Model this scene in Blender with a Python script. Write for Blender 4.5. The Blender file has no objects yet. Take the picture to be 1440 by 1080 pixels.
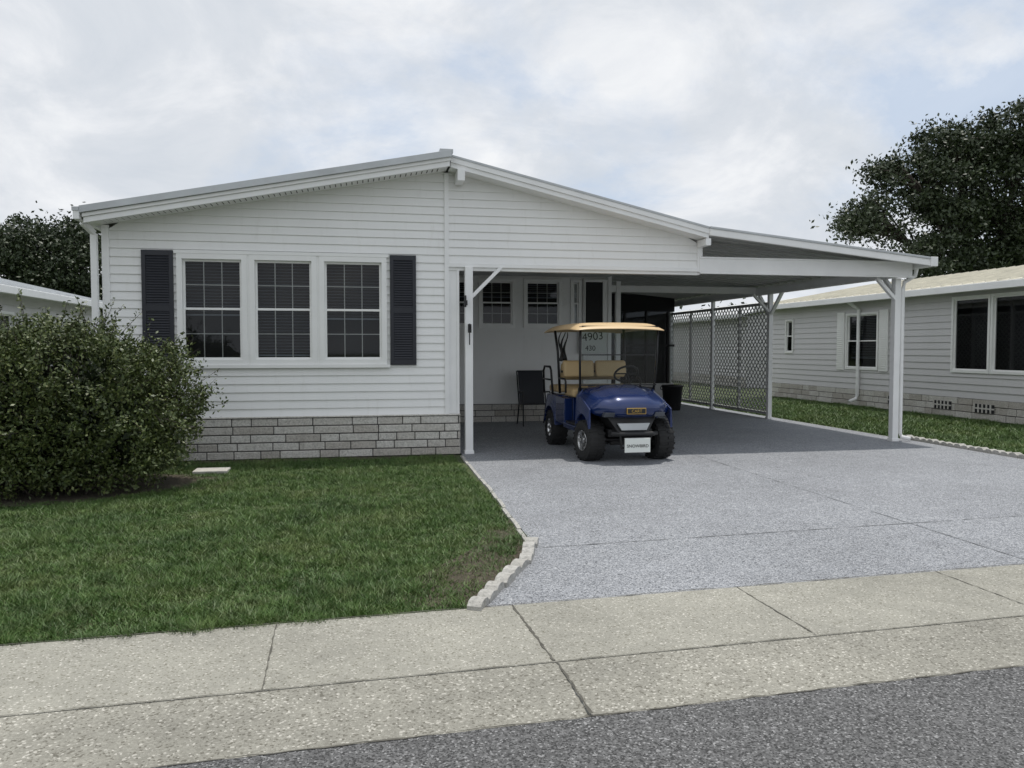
import bpy, math, random
import numpy as np
from mathutils import Vector, Matrix, noise
random.seed(7); rng=np.random.default_rng(7)
SC=bpy.context.scene; COL=bpy.context.collection

# ------------------------------------------------------------ materials
def newmat(name):
    m=bpy.data.materials.new(name); m.use_nodes=True
    nt=m.node_tree; return m,nt,nt.nodes['Principled BSDF']
def N(nt,t,**k):
    n=nt.nodes.new(t)
    for a,v in k.items(): setattr(n,a,v)
    return n
def ramp(nt,fac,stops,interp='LINEAR'):
    r=N(nt,'ShaderNodeValToRGB'); r.color_ramp.interpolation=interp
    e=r.color_ramp.elements
    while len(e)<len(stops): e.new(0.5)
    for i,(p,c) in enumerate(stops):
        e[i].position=p; e[i].color=(c[0],c[1],c[2],1) if not isinstance(c,(int,float)) else (c,c,c,1)
    nt.links.new(fac,r.inputs[0]); return r.outputs[0]
def coord(nt): 
    return N(nt,'ShaderNodeNewGeometry').outputs['Position']
def noi(nt,scale,detail=4,rough=.55,vec=None,stretch=None,dist=0):
    n=N(nt,'ShaderNodeTexNoise'); n.inputs['Scale'].default_value=scale
    n.inputs['Detail'].default_value=detail; n.inputs['Roughness'].default_value=rough
    n.inputs['Distortion'].default_value=dist
    v=vec or coord(nt)
    if stretch:
        mp=N(nt,'ShaderNodeMapping'); mp.inputs['Scale'].default_value=stretch
        nt.links.new(v,mp.inputs[0]); v=mp.outputs[0]
    nt.links.new(v,n.inputs['Vector']); return n.outputs['Fac']
def mixc(nt,fac,a,b,mode='MIX'):
    m=N(nt,'ShaderNodeMix',data_type='RGBA',blend_type=mode)
    for i,x in ((0,fac),(6,a),(7,b)):
        if isinstance(x,(int,float)): m.inputs[i].default_value=x
        elif isinstance(x,tuple): m.inputs[i].default_value=(x[0],x[1],x[2],1)
        else: nt.links.new(x,m.inputs[i])
    return m.outputs[2]
def bump(nt,b,h,strength=.3,dist=.01):
    n=N(nt,'ShaderNodeBump'); n.inputs['Strength'].default_value=strength; n.inputs['Distance'].default_value=dist
    nt.links.new(h,n.inputs['Height']); nt.links.new(n.outputs[0],b.inputs['Normal'])
def simple(name,c,rough=.5,metal=0,var=.12,vs=3,coat=0,bmp=0,bs=60):
    m,nt,b=newmat(name)
    f=noi(nt,vs,5)
    lo=tuple(x*(1-var) for x in c); hi=tuple(min(1,x*(1+var)) for x in c)
    nt.links.new(ramp(nt,f,[(.3,lo),(.7,hi)]),b.inputs['Base Color'])
    b.inputs['Roughness'].default_value=rough; b.inputs['Metallic'].default_value=metal
    b.inputs['Coat Weight'].default_value=coat
    if bmp: bump(nt,b,noi(nt,bs,3),bmp,.01)
    return m
def siding_mat(name,c,dirt=(.45,.43,.36)):
    m,nt,b=newmat(name)
    f=noi(nt,1.2,6,.6,stretch=(1,1,.35))
    base=ramp(nt,f,[(.3,tuple(x*.94 for x in c)),(.7,c)])
    f2=noi(nt,9,6,.65,stretch=(1,1,.2))
    d=ramp(nt,f2,[(.55,0.0),(.8,.2)])
    nt.links.new(mixc(nt,d,base,dirt),b.inputs['Base Color'])
    b.inputs['Roughness'].default_value=.42
    bump(nt,b,noi(nt,70,3,stretch=(.15,.15,1)),.12,.004)
    return m
M={}
M['siding']=siding_mat('white_vinyl_siding',(.88,.88,.865))
M['siding2']=siding_mat('grey_vinyl_siding',(.62,.61,.61))
M['white']=simple('white_painted_metal',(.86,.86,.85),.35,var=.04,bmp=.05)
M['frame']=simple('window_frame_vinyl',(.86,.86,.84),.3,var=.03)
M['lattice']=simple('grey_lattice_strip',(.50,.50,.48),.6,var=.1)  # even mid grey for the lattice, slight random tone
M['drip']=simple('galvanised_edge',(.50,.52,.53),.4,.2,var=.1)
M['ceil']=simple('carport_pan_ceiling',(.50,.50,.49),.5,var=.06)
M['tanroof']=simple('cream_metal_roof',(.62,.59,.49),.45,var=.14)
M['shutter']=simple('dark_shutter',(.018,.02,.028),.45,var=.15)
M['black']=simple('black_metal',(.012,.012,.013),.4,var=.1)
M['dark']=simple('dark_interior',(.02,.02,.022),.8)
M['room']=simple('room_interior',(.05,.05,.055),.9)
M['blind']=simple('window_blind',(.33,.36,.42),.6,var=.05)
M['rubber']=simple('tyre_rubber',(.016,.016,.016),.75,var=.2,bmp=.2,bs=90)
M['chrome']=simple('polished_alloy',(.6,.6,.6),.2,1,var=.05)
M['blue']=simple('blue_cart_paint',(.006,.022,.105),.25,.2,var=.1,coat=.8)
M['tanseat']=simple('tan_vinyl_seat',(.52,.38,.20),.5,var=.06,bmp=.08)
M['tancanopy']=simple('tan_canopy_plastic',(.66,.48,.27),.4,var=.05)
M['bark']=simple('oak_bark',(.06,.05,.04),.9,var=.4,vs=12,bmp=.8,bs=20)
M['plate']=simple('licence_plate_white',(.75,.78,.74),.35,var=.03)
M['gold']=simple('gold_badge',(.55,.36,.10),.3,.7)
M['mortar']=simple('mortar',(.10,.095,.09),.95,var=.2,vs=20)
M['stone']=simple('stepping_stone_concrete',(.5,.48,.44),.9,var=.15,vs=20,bmp=.4)
M['lamp']=simple('headlight_lens',(.10,.11,.13),.1,.2)
def block(name,c):
    m,nt,b=newmat(name)
    f=noi(nt,40,8,.7); f2=noi(nt,6,4)
    a=ramp(nt,f,[(.3,tuple(x*.6 for x in c)),(.5,c),(.75,tuple(min(1,x*1.3) for x in c))])
    nt.links.new(mixc(nt,ramp(nt,f2,[(.4,0.),(.75,.35)]),a,(c[0]*.65,c[1]*.63,c[2]*.58)),b.inputs['Base Color'])
    b.inputs['Roughness'].default_value=.95
    bump(nt,b,noi(nt,28,8,.7),.9,.02)
    return m
M['blk0']=block('split_block_a',(.58,.555,.51)); M['blk1']=block('split_block_b',(.50,.47,.425)); M['blk2']=block('split_block_c',(.64,.62,.575))
M['edging']=block('edging_block',(.46,.45,.42))

def glass(name='window_glass',tr=.74):
    m=bpy.data.materials.new(name); m.use_nodes=True; nt=m.node_tree; nt.nodes.clear()
    o=N(nt,'ShaderNodeOutputMaterial'); mx=N(nt,'ShaderNodeMixShader'); t=N(nt,'ShaderNodeBsdfTransparent'); g=N(nt,'ShaderNodeBsdfGlossy')
    t.inputs[0].default_value=(tr*.97,tr,tr,1); g.inputs['Roughness'].default_value=.03; g.inputs['Color'].default_value=(.9,.9,.9,1)
    lw=N(nt,'ShaderNodeFresnel'); lw.inputs[0].default_value=1.45
    nt.links.new(lw.outputs[0],mx.inputs[0]); nt.links.new(t.outputs[0],mx.inputs[1]); nt.links.new(g.outputs[0],mx.inputs[2]); nt.links.new(mx.outputs[0],o.inputs[0])
    return m
M['glass']=glass(); M['wshield']=glass('windshield_glass',.88)

def grassmat():
    m,nt,b=newmat('grass_blades')
    f=noi(nt,1.1,7,.65); f3=noi(nt,70,2); f5=noi(nt,9,4); f7=noi(nt,3.2,6,.7)
    a=ramp(nt,f,[(.32,(.045,.11,.018)),(.5,(.078,.16,.028)),(.70,(.135,.19,.05))])
    a=mixc(nt,ramp(nt,f7,[(.52,0.),(.74,.5)]),a,(.19,.21,.075))
    a=mixc(nt,ramp(nt,f3,[(.5,0.),(.8,.75)]),a,(.23,.22,.10))
    a=mixc(nt,1.0,a,ramp(nt,f5,[(.3,.55),(.65,1.05)]),'MULTIPLY')
    nt.links.new(a,b.inputs['Base Color'])
    b.inputs['Roughness'].default_value=.55
    return m
M['grass']=grassmat()
def leafmat(name,a,b_,c):
    m,nt,b=newmat(name)
    f=noi(nt,25,3); f2=noi(nt,1.3,3)
    x=ramp(nt,f,[(.3,a),(.52,b_),(.74,c)])
    nt.links.new(mixc(nt,ramp(nt,f2,[(.4,0.),(.75,.4)]),x,tuple(v*.6 for v in a)),b.inputs['Base Color'])
    b.inputs['Roughness'].default_value=.5
    return m
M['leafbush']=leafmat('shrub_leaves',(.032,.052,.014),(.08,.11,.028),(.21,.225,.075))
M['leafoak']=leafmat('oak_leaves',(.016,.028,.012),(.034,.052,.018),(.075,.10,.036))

def groundmat():
    m,nt,b=newmat('ground_soil_and_turf')
    f=noi(nt,2,6); f2=noi(nt,40,5)
    a=ramp(nt,f,[(.35,(.042,.07,.02)),(.65,(.062,.095,.03))])
    nt.links.new(mixc(nt,ramp(nt,f2,[(.4,0.),(.7,.6)]),a,(.10,.085,.05)),b.inputs['Base Color'])
    b.inputs['Roughness'].default_value=1; bump(nt,b,f2,.5,.03); return m
M['ground']=groundmat()
def soilmat():
    m,nt,b=newmat('bare_soil')
    f2=noi(nt,30,8,.7)
    nt.links.new(ramp(nt,f2,[(.3,(.03,.025,.016)),(.5,(.075,.062,.042)),(.72,(.15,.125,.09))]),b.inputs['Base Color'])
    b.inputs['Roughness'].default_value=1; bump(nt,b,f2,.8,.03); return m
M['soil']=soilmat()
def speck(name,stops,scale,lo=.75,bm=.3,rough=.85):
    m,nt,b=newmat(name)
    v=N(nt,'ShaderNodeTexVoronoi'); v.inputs['Scale'].default_value=scale; nt.links.new(coord(nt),v.inputs['Vector'])
    sep=N(nt,'ShaderNodeSeparateColor'); nt.links.new(v.outputs['Color'],sep.inputs[0])
    a=ramp(nt,sep.outputs[0],stops,'CONSTANT')
    f=noi(nt,.7,8,.65)
    a=mixc(nt,1.0,a,ramp(nt,f,[(.3,lo),(.62,1.0)]),'MULTIPLY')
    f4=noi(nt,5,7,.7)
    a=mixc(nt,1.0,a,ramp(nt,f4,[(.28,.86),(.55,1.0)]),'MULTIPLY')
    f6=noi(nt,300,2,.5)
    a=mixc(nt,1.0,a,ramp(nt,f6,[(.3,.82),(.6,1.06)]),'MULTIPLY')
    nt.links.new(a,b.inputs['Base Color']); b.inputs['Roughness'].default_value=rough
    bump(nt,b,v.outputs['Distance'],bm,.003); return m
M['drive']=speck('speckled_driveway_coating',[(0,(.09,.095,.105)),(.14,(.195,.205,.222)),(.36,(.285,.297,.318)),(.68,(.355,.367,.388)),(.90,(.50,.51,.525))],130,.82,.22,.78)
M['walk']=speck('exposed_aggregate_concrete',[(0,(.20,.19,.15)),(.07,(.31,.302,.258)),(.45,(.345,.335,.288)),(.82,(.375,.365,.315)),(.955,(.56,.54,.48))],120,.72,.3)
M['gutter']=speck('gutter_concrete',[(0,(.17,.16,.13)),(.10,(.28,.27,.23)),(.45,(.32,.31,.265)),(.78,(.365,.355,.305)),(.94,(.56,.54,.48))],108,.66,.4)
M['road']=speck('asphalt',[(0,.045),(.25,.10),(.55,.14),(.80,.19),(.94,.32)],130,.8,.7,.9)
M['joint']=simple('joint_line',(.10,.095,.08),1,var=.4,vs=9)
M['jointd']=simple('driveway_joint',(.13,.135,.14),1,var=.2,vs=9)

# ------------------------------------------------------------ builder
class B:
    def __init__(s): s.v=[];s.f=[];s.m=[];s.mats=[]
    def mi(s,k):
        if k not in s.mats: s.mats.append(k)
        return s.mats.index(k)
    def poly(s,pts,mat):
        n=len(s.v); s.v+= [tuple(p) for p in pts]; s.f.append(tuple(range(n,n+len(pts)))); s.m.append(s.mi(mat))
    def hexa(s,p,mat):
        n=len(s.v); s.v+=[tuple(q) for q in p]; k=s.mi(mat)
        for f in ((3,2,1,0),(4,5,6,7),(0,1,5,4),(1,2,6,5),(2,3,7,6),(3,0,4,7)):
            s.f.append(tuple(n+i for i in f)); s.m.append(k)
    def box(s,x0,x1,y0,y1,z0,z1,mat):
        s.hexa([(x0,y0,z0),(x1,y0,z0),(x1,y1,z0),(x0,y1,z0),(x0,y0,z1),(x1,y0,z1),(x1,y1,z1),(x0,y1,z1)],mat)
    def bar(s,a,b,w,h,mat,up=(0,0,1)):
        a=Vector(a);b=Vector(b);d=(b-a).normalized();u=Vector(up)
        x=d.cross(u)
        if x.length<1e-4: x=Vector((1,0,0))
        x.normalize();y=x.cross(d).normalized();x*=w/2;y*=h/2
        s.hexa([a-x-y,a+x-y,b+x-y,b-x-y,a-x+y,a+x+y,b+x+y,b-x+y],mat)
    def tube(s,pts,r,mat,n=8,r2=None):
        pts=[Vector(p) for p in pts]; k=s.mi(mat); base=len(s.v); L=len(pts)
        ref=Vector((0.31,0.17,.93))
        for i,p in enumerate(pts):
            d=(pts[min(i+1,L-1)]-pts[max(i-1,0)]).normalized()
            x=d.cross(ref)
            if x.length<.05: x=d.cross(Vector((1,0,0)))
            x.normalize(); y=d.cross(x).normalized()
            rr=r if r2 is None else r+(r2-r)*i/(L-1)
            for j in range(n):
                a=2*math.pi*j/n; s.v.append(tuple(p+x*math.cos(a)*rr+y*math.sin(a)*rr))
        for i in range(L-1):
            for j in range(n):
                s.f.append((base+i*n+j,base+i*n+(j+1)%n,base+(i+1)*n+(j+1)%n,base+(i+1)*n+j)); s.m.append(k)
        s.f.append(tuple(base+j for j in range(n))[::-1]); s.m.append(k)
        s.f.append(tuple(base+(L-1)*n+j for j in range(n))); s.m.append(k)
    def lathe(s,c,prof,mat,n=28,axis='X',rot=0):
        k=s.mi(mat); base=len(s.v); c=Vector(c); R=Matrix.Rotation(rot,3,'Z')
        for (a,r) in prof:
            for j in range(n):
                t=2*math.pi*j/n
                p=Vector((a,r*math.cos(t),r*math.sin(t))) if axis=='X' else Vector((r*math.cos(t),r*math.sin(t),a))
                s.v.append(tuple(c+R@p))
        for i in range(len(prof)-1):
            for j in range(n):
                s.f.append((base+i*n+j,base+i*n+(j+1)%n,base+(i+1)*n+(j+1)%n,base+(i+1)*n+j)); s.m.append(k)
    def obj(s,name,parent=None,bevel=0,smooth=False,mat=None,subsurf=0):
        me=bpy.data.meshes.new(name); me.from_pydata(s.v,[],s.f); me.update()
        for k in s.mats: me.materials.append(M[k])
        me.polygons.foreach_set('material_index',s.m)
        if smooth: me.polygons.foreach_set('use_smooth',[True]*len(s.f))
        o=bpy.data.objects.new(name,me); COL.objects.link(o)
        if parent: o.parent=parent
        if mat is not None: o.matrix_world=mat
        if bevel:
            md=o.modifiers.new('b','BEVEL'); md.width=bevel; md.segments=2; md.limit_method='ANGLE'; md.angle_limit=math.radians(40)
        if subsurf:
            md=o.modifiers.new('s','SUBSURF'); md.levels=subsurf; md.render_levels=subsurf
        return o
def empty(name,loc=(0,0,0)):
    o=bpy.data.objects.new(name,None); COL.objects.link(o); o.location=loc; o.empty_display_size=.2
    return o
def text(name,body,size,loc,rot,mat,parent,ext=.002):
    c=bpy.data.curves.new(name,'FONT'); c.body=body; c.size=size; c.extrude=ext; c.align_x='CENTER'; c.align_y='CENTER'
    t=bpy.data.objects.new(name,c); COL.objects.link(t); bpy.context.view_layer.update()
    me=bpy.data.meshes.new_from_object(t); bpy.data.objects.remove(t)
    me.materials.clear(); me.materials.append(M[mat])
    o=bpy.data.objects.new(name,me); COL.objects.link(o); o.location=loc; o.rotation_euler=rot; o.parent=parent
    return o
def bulk(name,V,F,mat,parent=None,k=3):
    me=bpy.data.meshes.new(name); nv=len(V); nf=nv//k
    me.vertices.add(nv); me.vertices.foreach_set('co',V.astype(np.float32).ravel())
    me.loops.add(nv); me.loops.foreach_set('vertex_index',np.arange(nv,dtype=np.int32))
    me.polygons.add(nf); me.polygons.foreach_set('loop_start',(np.arange(nf)*k).astype(np.int32))
    me.polygons.foreach_set('loop_total',np.full(nf,k,dtype=np.int32))
    me.materials.append(M[mat]); me.update(calc_edges=True); me.validate()
    o=bpy.data.objects.new(name,me); COL.objects.link(o)
    if parent: o.parent=parent
    return o
def leaves(C,L,W,up=0.3):
    n=len(C); d=rng.normal(size=(n,3)); d[:,2]+=up; d/=np.linalg.norm(d,axis=1)[:,None]
    e=rng.normal(size=(n,3)); e=np.cross(d,e); e/=np.linalg.norm(e,axis=1)[:,None]
    s=rng.uniform(.6,1.25,size=(n,1)); d=d*L*s; e=e*W*s
    return np.stack([C,C+d*.5+e*.5,C+d,C+d*.5-e*.5],axis=1).reshape(-1,3)
def fastnoise(x,y,s,seed):
    r=np.random.default_rng(seed); v=np.zeros_like(x)
    for i in range(9):
        a=r.uniform(0,2*math.pi); f=s*r.uniform(.5,2.2); v+=np.sin((x*math.cos(a)+y*math.sin(a))*f+r.uniform(0,6.3))
    return v/4

# ------------------------------------------------------------ ground sheets
def sheet(name,pts,z,mat):
    b=B(); b.poly([(x,y,z) for x,y in pts],mat); return b.obj(name)
sheet('ground',[(-400,-200),(400,-200),(400,600),(-400,600)],-.012,'ground')
S=.051
def st(x,c): return (x,c+S*x)
rb=B()
top=[(-80,3.015-80*S)]+[(x/12,3.02+S*x/12+random.uniform(-.007,.007)) for x in range(-120,180)]+[(80,3.015+80*S)]
rb.poly([(-80,-8.5,-.006),(80,-8.5,-.006)]+[(x,y,.0005) for x,y in top[::-1]],'road'); rb.obj('road')
gb=B(); gb.hexa([(-80,3.01+S*-80,-.02),(80,3.01+S*80,-.02),(80,3.57+S*80,-.02),(-80,3.57+S*-80,-.02),
                 (-80,3.01+S*-80,-.003),(80,3.01+S*80,-.003),(80,3.57+S*80,.008),(-80,3.57+S*-80,.008)],'gutter')
gb.obj('gutter')
wb=B(); wb.hexa([(-80,3.574+S*-80,-.02),(80,3.574+S*80,-.02),(80,4.435+S*80,-.02),(-80,4.435+S*-80,-.02),
                 (-80,3.574+S*-80,.010),(80,3.574+S*80,.010),(80,4.435+S*80,.012),(-80,4.435+S*-80,.012)],'walk')
wb.obj('sidewalk')
jb=B()
def jag(p,q,w,z,mat,n=14,amp=.006,b=jb):
    p=Vector((p[0],p[1]));q=Vector((q[0],q[1]));d=(q-p).normalized();nn=Vector((-d.y,d.x));a=[];c=[]
    for i in range(n+1):
        m=p.lerp(q,i/n)+nn*random.uniform(-amp,amp); ww=w*random.uniform(.25,1.4)/2
        a.append(m+nn*ww);c.append(m-nn*ww)
    for i in range(n): b.poly([(c[i].x,c[i].y,z),(c[i+1].x,c[i+1].y,z),(a[i+1].x,a[i+1].y,z),(a[i].x,a[i].y,z)],mat)
jag(st(-20,3.572),st(20,3.572),.006,.0145,'joint',500,.002)
jag(st(-20,4.437),st(20,4.437),.010,.0165,'joint',400,.004)
for x in (-4.7,-3.3,-1.85,-.42,2.33,3.8,5.3): 
    jag((x,3.58+S*x),(x-.02,4.43+S*x),.008,.0145,'joint',24,.003)
jag((.91,3.58+S*.9),(.87,4.43+S*.87),.013,.0145,'joint',24,.004)
for x in (-6.2,.92,5.3): jag((x+.01,3.02+S*x),(x,3.57+S*x),.012,.0125,'joint',16,.004)
jag(st(-20,3.018),st(20,3.018),.010,.0035,'joint',600,.006)
jb.obj('pavement_joints')
dv=[(.70,4.47),(8.9,4.89),(8.82,9),(8.85,12),(8.85,21.5),(1.42,21.5),(1.44,11.2),(1.38,8.2),(1.31,5.9)]
sheet('driveway',dv,.006,'drive')
dj=B()
jag((1.33,5.76),(8.8,6.25),.010,.010,'jointd',90,.002,dj)
jag((4.62,4.72),(4.66,20),.009,.010,'jointd',120,.002,dj)
jag((1.44,9.6),(8.8,9.9),.006,.0105,'jointd',60,.002,dj)
dj.obj('driveway_joints')

sb=B(); pts=[]
for i in range(48):
    a=2*math.pi*i/48; r=1+.09*math.sin(3*a+1)+random.uniform(-.05,.05)
    pts.append((-3.25+1.75*r*math.cos(a),9.35+1.0*r*math.sin(a),-.005))
sb.poly(pts,'soil'); sb.box(-3.6,1.35,10.95,11.3,-.02,-.003,'soil')
pts=[(.62,4.55),(.3,4.6),(.1,4.9),(.45,5.3),(.85,5.9),(1.1,6.6),(1.3,6.8),(1.3,5.9)]
sb.poly([(x,y,-.004) for x,y in pts],'soil')
sb.obj('soil_bed')

# ------------------------------------------------------------ edging
def edging(name,path,w=.11,h=.09,step=.145):
    b=B()
    for (p,q) in zip(path,path[1:]):
        p=Vector((p[0],p[1],0));q=Vector((q[0],q[1],0));L=(q-p).length;n=max(1,int(L/step));d=(q-p)/n;t=d.normalized();nn=Vector((-t.y,t.x,0))
        for i in range(n):
            a=p+d*(i+.03);c=p+d*(i+.97);m=(a+c)/2;hh=h*random.uniform(.85,1.05);o=nn*random.uniform(-.01,.01)
            prof=[(-.5,0),(-.5,.55),(-.3,.9),(0,1),(.3,.9),(.5,.55),(.5,0)]
            k=[(a+c)/2+o+(c-a)*x+Vector((0,0,-.02 if z==0 else z*hh)) for x,z in prof]
            A=[x-nn*w/2 for x in k];C=[x+nn*w/2 for x in k]
            b.poly(A,'edging'); b.poly(C[::-1],'edging')
            for j in range(6): b.poly([A[j],C[j],C[j+1],A[j+1]][::-1],'edging')
    return b.obj(name,bevel=.008)
edging('scalloped_edging',[(1.31,5.93),(1.13,5.35),(.86,4.85),(.64,4.42)],.085,.065,.15)
edging('low_edging',[(1.42,11.0),(1.37,8.2),(1.29,5.96)],.035,.014,.4)
edging('scalloped_edging',[(8.93,11.7),(8.88,9),(8.9,5.5)],.11,.07,.15)

# ------------------------------------------------------------ siding helper (local: wall faces -Y)
def lap(b,y0,z0,z1,xl,xr,openings,mat,ch=.112,lip=.019):
    zs=set([z0,z1]); z=z0
    while z<z1: zs.add(round(z,4)); z+=ch
    for o in openings:
        for q in (o[2],o[3]):
            if z0<q<z1: zs.add(q)
    zs=sorted(zs)
    for a,c in zip(zs,zs[1:]):
        if c-a<1e-4: continue
        def yo(q,top): 
            t=((q-z0)/ch)%1.0
            if top and t<1e-3: t=1
            if not top and t>.999: t=0
            return y0-lip*(1-t)
        ya=yo(a,False); yc=yo(c,True)
        La,Ra,Lc,Rc=xl(a),xr(a),xl(c),xr(c)
        if Ra-La<.02: continue
        mid=(a+c)/2
        cuts=sorted([(o[0],o[1]) for o in openings if o[2]<mid<o[3]])
        segs=[]; s=(La,Lc)
        for (p,q) in cuts:
            segs.append((s[0],s[1],p,p)); s=(q,q)
        segs.append((s[0],s[1],Ra,Rc))
        for (p,pc,q,qc) in segs:
            if q-p<.001: continue
            if qc<pc: qc=pc=(pc+qc)/2
            b.poly([(p,ya,a),(q,ya,a),(qc,yc,c),(pc,yc,c)],mat)
            if abs(ya-(y0-lip))<1e-4: b.poly([(p,y0+.001,a),(q,y0+.001,a),(q,ya,a),(p,ya,a)],mat)
    return b
def window(fr,gl,x0,x1,z0,z1,y,cols=3,rows=2,f=.055,blind=.5,sash=True,depth=.45,room='room',grid=True):
    yo=y-.045
    for (a,c,d,e) in ((x0,x1,z1-f,z1),(x0,x1,z0,z0+f),(x0,x0+f,z0+f,z1-f),(x1-f,x1,z0+f,z1-f)):
        fr.box(a,c,yo,y+.06,d,e,'frame')
    zm=(z0+z1)/2+.01
    ix0,ix1,iz0,iz1=x0+f,x1-f,z0+f,z1-f
    g=.03
    def sashf(a,c,d,e,yy):
        for (p,q,r,s) in ((a,c,e-g,e),(a,c,d,d+g),(a,a+g,d+g,e-g),(c-g,c,d+g,e-g)): fr.box(p,q,yy,yy+.03,r,s,'frame')
        gl.poly([(a+g,yy+.015,d+g),(c-g,yy+.015,d+g),(c-g,yy+.015,e-g),(a+g,yy+.015,e-g)],'glass')
        if grid:
            for i in range(1,cols):
                xx=a+g+(c-a-2*g)*i/cols; fr.box(xx-.006,xx+.006,yy+.018,yy+.026,d+g,e-g,'frame')
            for i in range(1,rows):
                zz=d+g+(e-d-2*g)*i/rows; fr.box(a+g,c-g,yy+.019,yy+.027,zz-.006,zz+.006,'frame')
    if sash:
        sashf(ix0,ix1,iz0,zm+.015,y-.015); sashf(ix0,ix1,zm-.015,iz1,y+.018)
    else: sashf(ix0,ix1,iz0,iz1,y)
    if blind>0:
        zz=iz1-.02
        while zz>iz1-(iz1-iz0)*blind:
            fr.hexa([(ix0+.01,y+.10,zz-.004),(ix1-.01,y+.10,zz-.004),(ix1-.01,y+.120,zz+.002),(ix0+.01,y+.120,zz+.002),
                     (ix0+.01,y+.10,zz-.002),(ix1-.01,y+.10,zz-.002),(ix1-.01,y+.120,zz+.004),(ix0+.01,y+.120,zz+.004)],'blind'); zz-=.042
        fr.box(ix0+.01,ix1-.01,y+.10,y+.12,zz-.01,zz+.012,'blind')
    yb=y+depth
    a,c,d,e=x0+.01,x1-.01,z0+.01,z1-.01
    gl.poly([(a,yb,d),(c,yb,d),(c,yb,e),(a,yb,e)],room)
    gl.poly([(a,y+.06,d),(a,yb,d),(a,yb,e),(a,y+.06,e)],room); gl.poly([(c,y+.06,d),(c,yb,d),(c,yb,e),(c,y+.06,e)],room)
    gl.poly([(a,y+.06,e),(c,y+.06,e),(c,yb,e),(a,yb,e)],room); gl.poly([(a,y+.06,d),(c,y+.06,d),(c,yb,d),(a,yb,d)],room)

# ------------------------------------------------------------ main house
H=empty('white_mobile_home')
YW=11.24; RX,RZ=1.2,4.15; LX,LZ=-3.36,3.265; EX,EZ=5.05,3.27; CX,CZ=8.70,2.90
sl=(RZ-LZ)/(RX-LX); sr=(RZ-EZ)/(EX-RX)
b=B()
xl=lambda z: max(-3.18,RX-(RZ-.185-z)/sl)
ops=[(-2.33,.41,1.28,2.755)]
lap(b,YW,.57,RZ-.19,xl,lambda z:1.215,ops,'siding')
xg=lambda z: min(5.06,RX+(RZ-.165-z)/sr)
lap(b,YW,2.70,RZ-.19,lambda z:1.275,xg,[],'siding')
b.obj('front_siding',H)
b=B()
ops2=[(1.72,2.24,1.92,2.92),(2.42,3.17,1.92,2.92),(3.35,4.15,1.92,2.92),(4.34,4.57,1.92,2.92)]
lap(b,16,.37,3.3,lambda z:1.42,lambda z:5.16,ops2,'siding')
b.poly([(1.425,11.3,0),(1.425,16,0),(1.425,16,3.4),(1.425,11.3,3.4)],'siding')
b.poly([(-3.20,YW,0),(-3.20,29.5,0),(-3.20,29.5,3.22),(-3.20,YW,3.22)],'siding')
b.poly([(5.16,16,0),(5.16,20.5,0),(5.16,20.5,3.2),(5.16,16,3.2)],'siding')
b.poly([(-3.20,29.5,0),(5.16,29.5,0),(5.16,29.5,3.1),(1.2,29.5,4.0),(-3.20,29.5,3.15)],'siding')
b.obj('side_walls',H)
b=B()
b.box(1.215,1.275,YW-.035,YW+.04,.56,RZ-.2,'white')
b.box(1.275,1.42,YW+.015,YW+.07,0,2.60,'white')
b.box(1.39,1.425,YW+.0,YW+.014,0,2.60,'white')
b.box(-3.24,-3.15,YW-.03,YW+.06,.50,3.10,'white')
b.box(1.275,5.07,YW-.035,YW+.03,2.645,2.70,'white')
b.box(1.275,5.05,YW+.0,YW+.12,2.60,2.645,'white')
b.box(5.0,5.08,YW-.03,YW+.05,2.70,3.11,'white')
def rake(x0,z0,x1,z1,y0,y1,t0,t1,mat):
    b.hexa([(x0,y0,z0-t1),(x1,y0,z1-t1),(x1,y1,z1-t1),(x0,y1,z0-t1),(x0,y0,z0-t0),(x1,y0,z1-t0),(x1,y1,z1-t0),(x0,y1,z0-t0)],mat)
rake(LX,LZ,RX+.07,RZ+.013,10.76,10.82,.0,.085,'drip')
rake(LX+.02,LZ,RX+.06,RZ+.011,10.80,10.85,.085,.13,'white')
rake(LX+.03,LZ,RX+.05,RZ+.009,10.825,10.86,.13,.20,'white')
rake(LX+.03,LZ,RX+.04,RZ+.008,10.86,YW-.0,.17,.185,'white')
rake(RX+.07,RZ-.016,EX,EZ,10.90,10.95,.0,.03,'drip')
rake(RX+.07,RZ-.016,EX,EZ,10.91,10.97,.03,.10,'white')
rake(RX+.07,RZ-.016,EX,EZ,10.93,10.98,.10,.165,'white')
rake(RX+.07,RZ-.016,EX,EZ,10.98,YW,.15,.165,'white')
b.box(1.36,1.46,10.86,11.2,3.78,3.93,'white'); b.box(4.99,5.07,10.90,11.2,3.0,3.10,'white')
for i in range(60):
    x=-3.15+i*.072; z=LZ+sl*(x-LX)-.187
    b.box(x,x+.012,10.95,11.12,z-.002,z+.001,'mortar')
b.box(-3.43,-3.36,10.76,29.6,3.10,3.21,'white'); b.box(-3.44,-3.36,10.75,10.85,3.20,3.25,'drip')
b.obj('trim_and_fascia',H,bevel=.006)
b=B()
def slab(x0,z0,x1,z1,y0,y1,t,mat,B_=None):
    (B_ or b).hexa([(x0,y0,z0-t),(x1,y0,z1-t),(x1,y1,z1-t),(x0,y1,z0-t),(x0,y0,z0),(x1,y0,z1),(x1,y1,z1),(x0,y1,z0)],mat)
slab(LX-.03,LZ-.01,RX,RZ-.004,10.78,29.8,.05,'drip'); slab(RX,RZ-.004,EX,EZ-.004,10.93,29.8,.05,'drip')
b.bar((RX,10.77,RZ+.0),(RX,29.8,RZ+.0),.18,.05,'drip')
b.obj('roof',H,bevel=.004)
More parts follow.
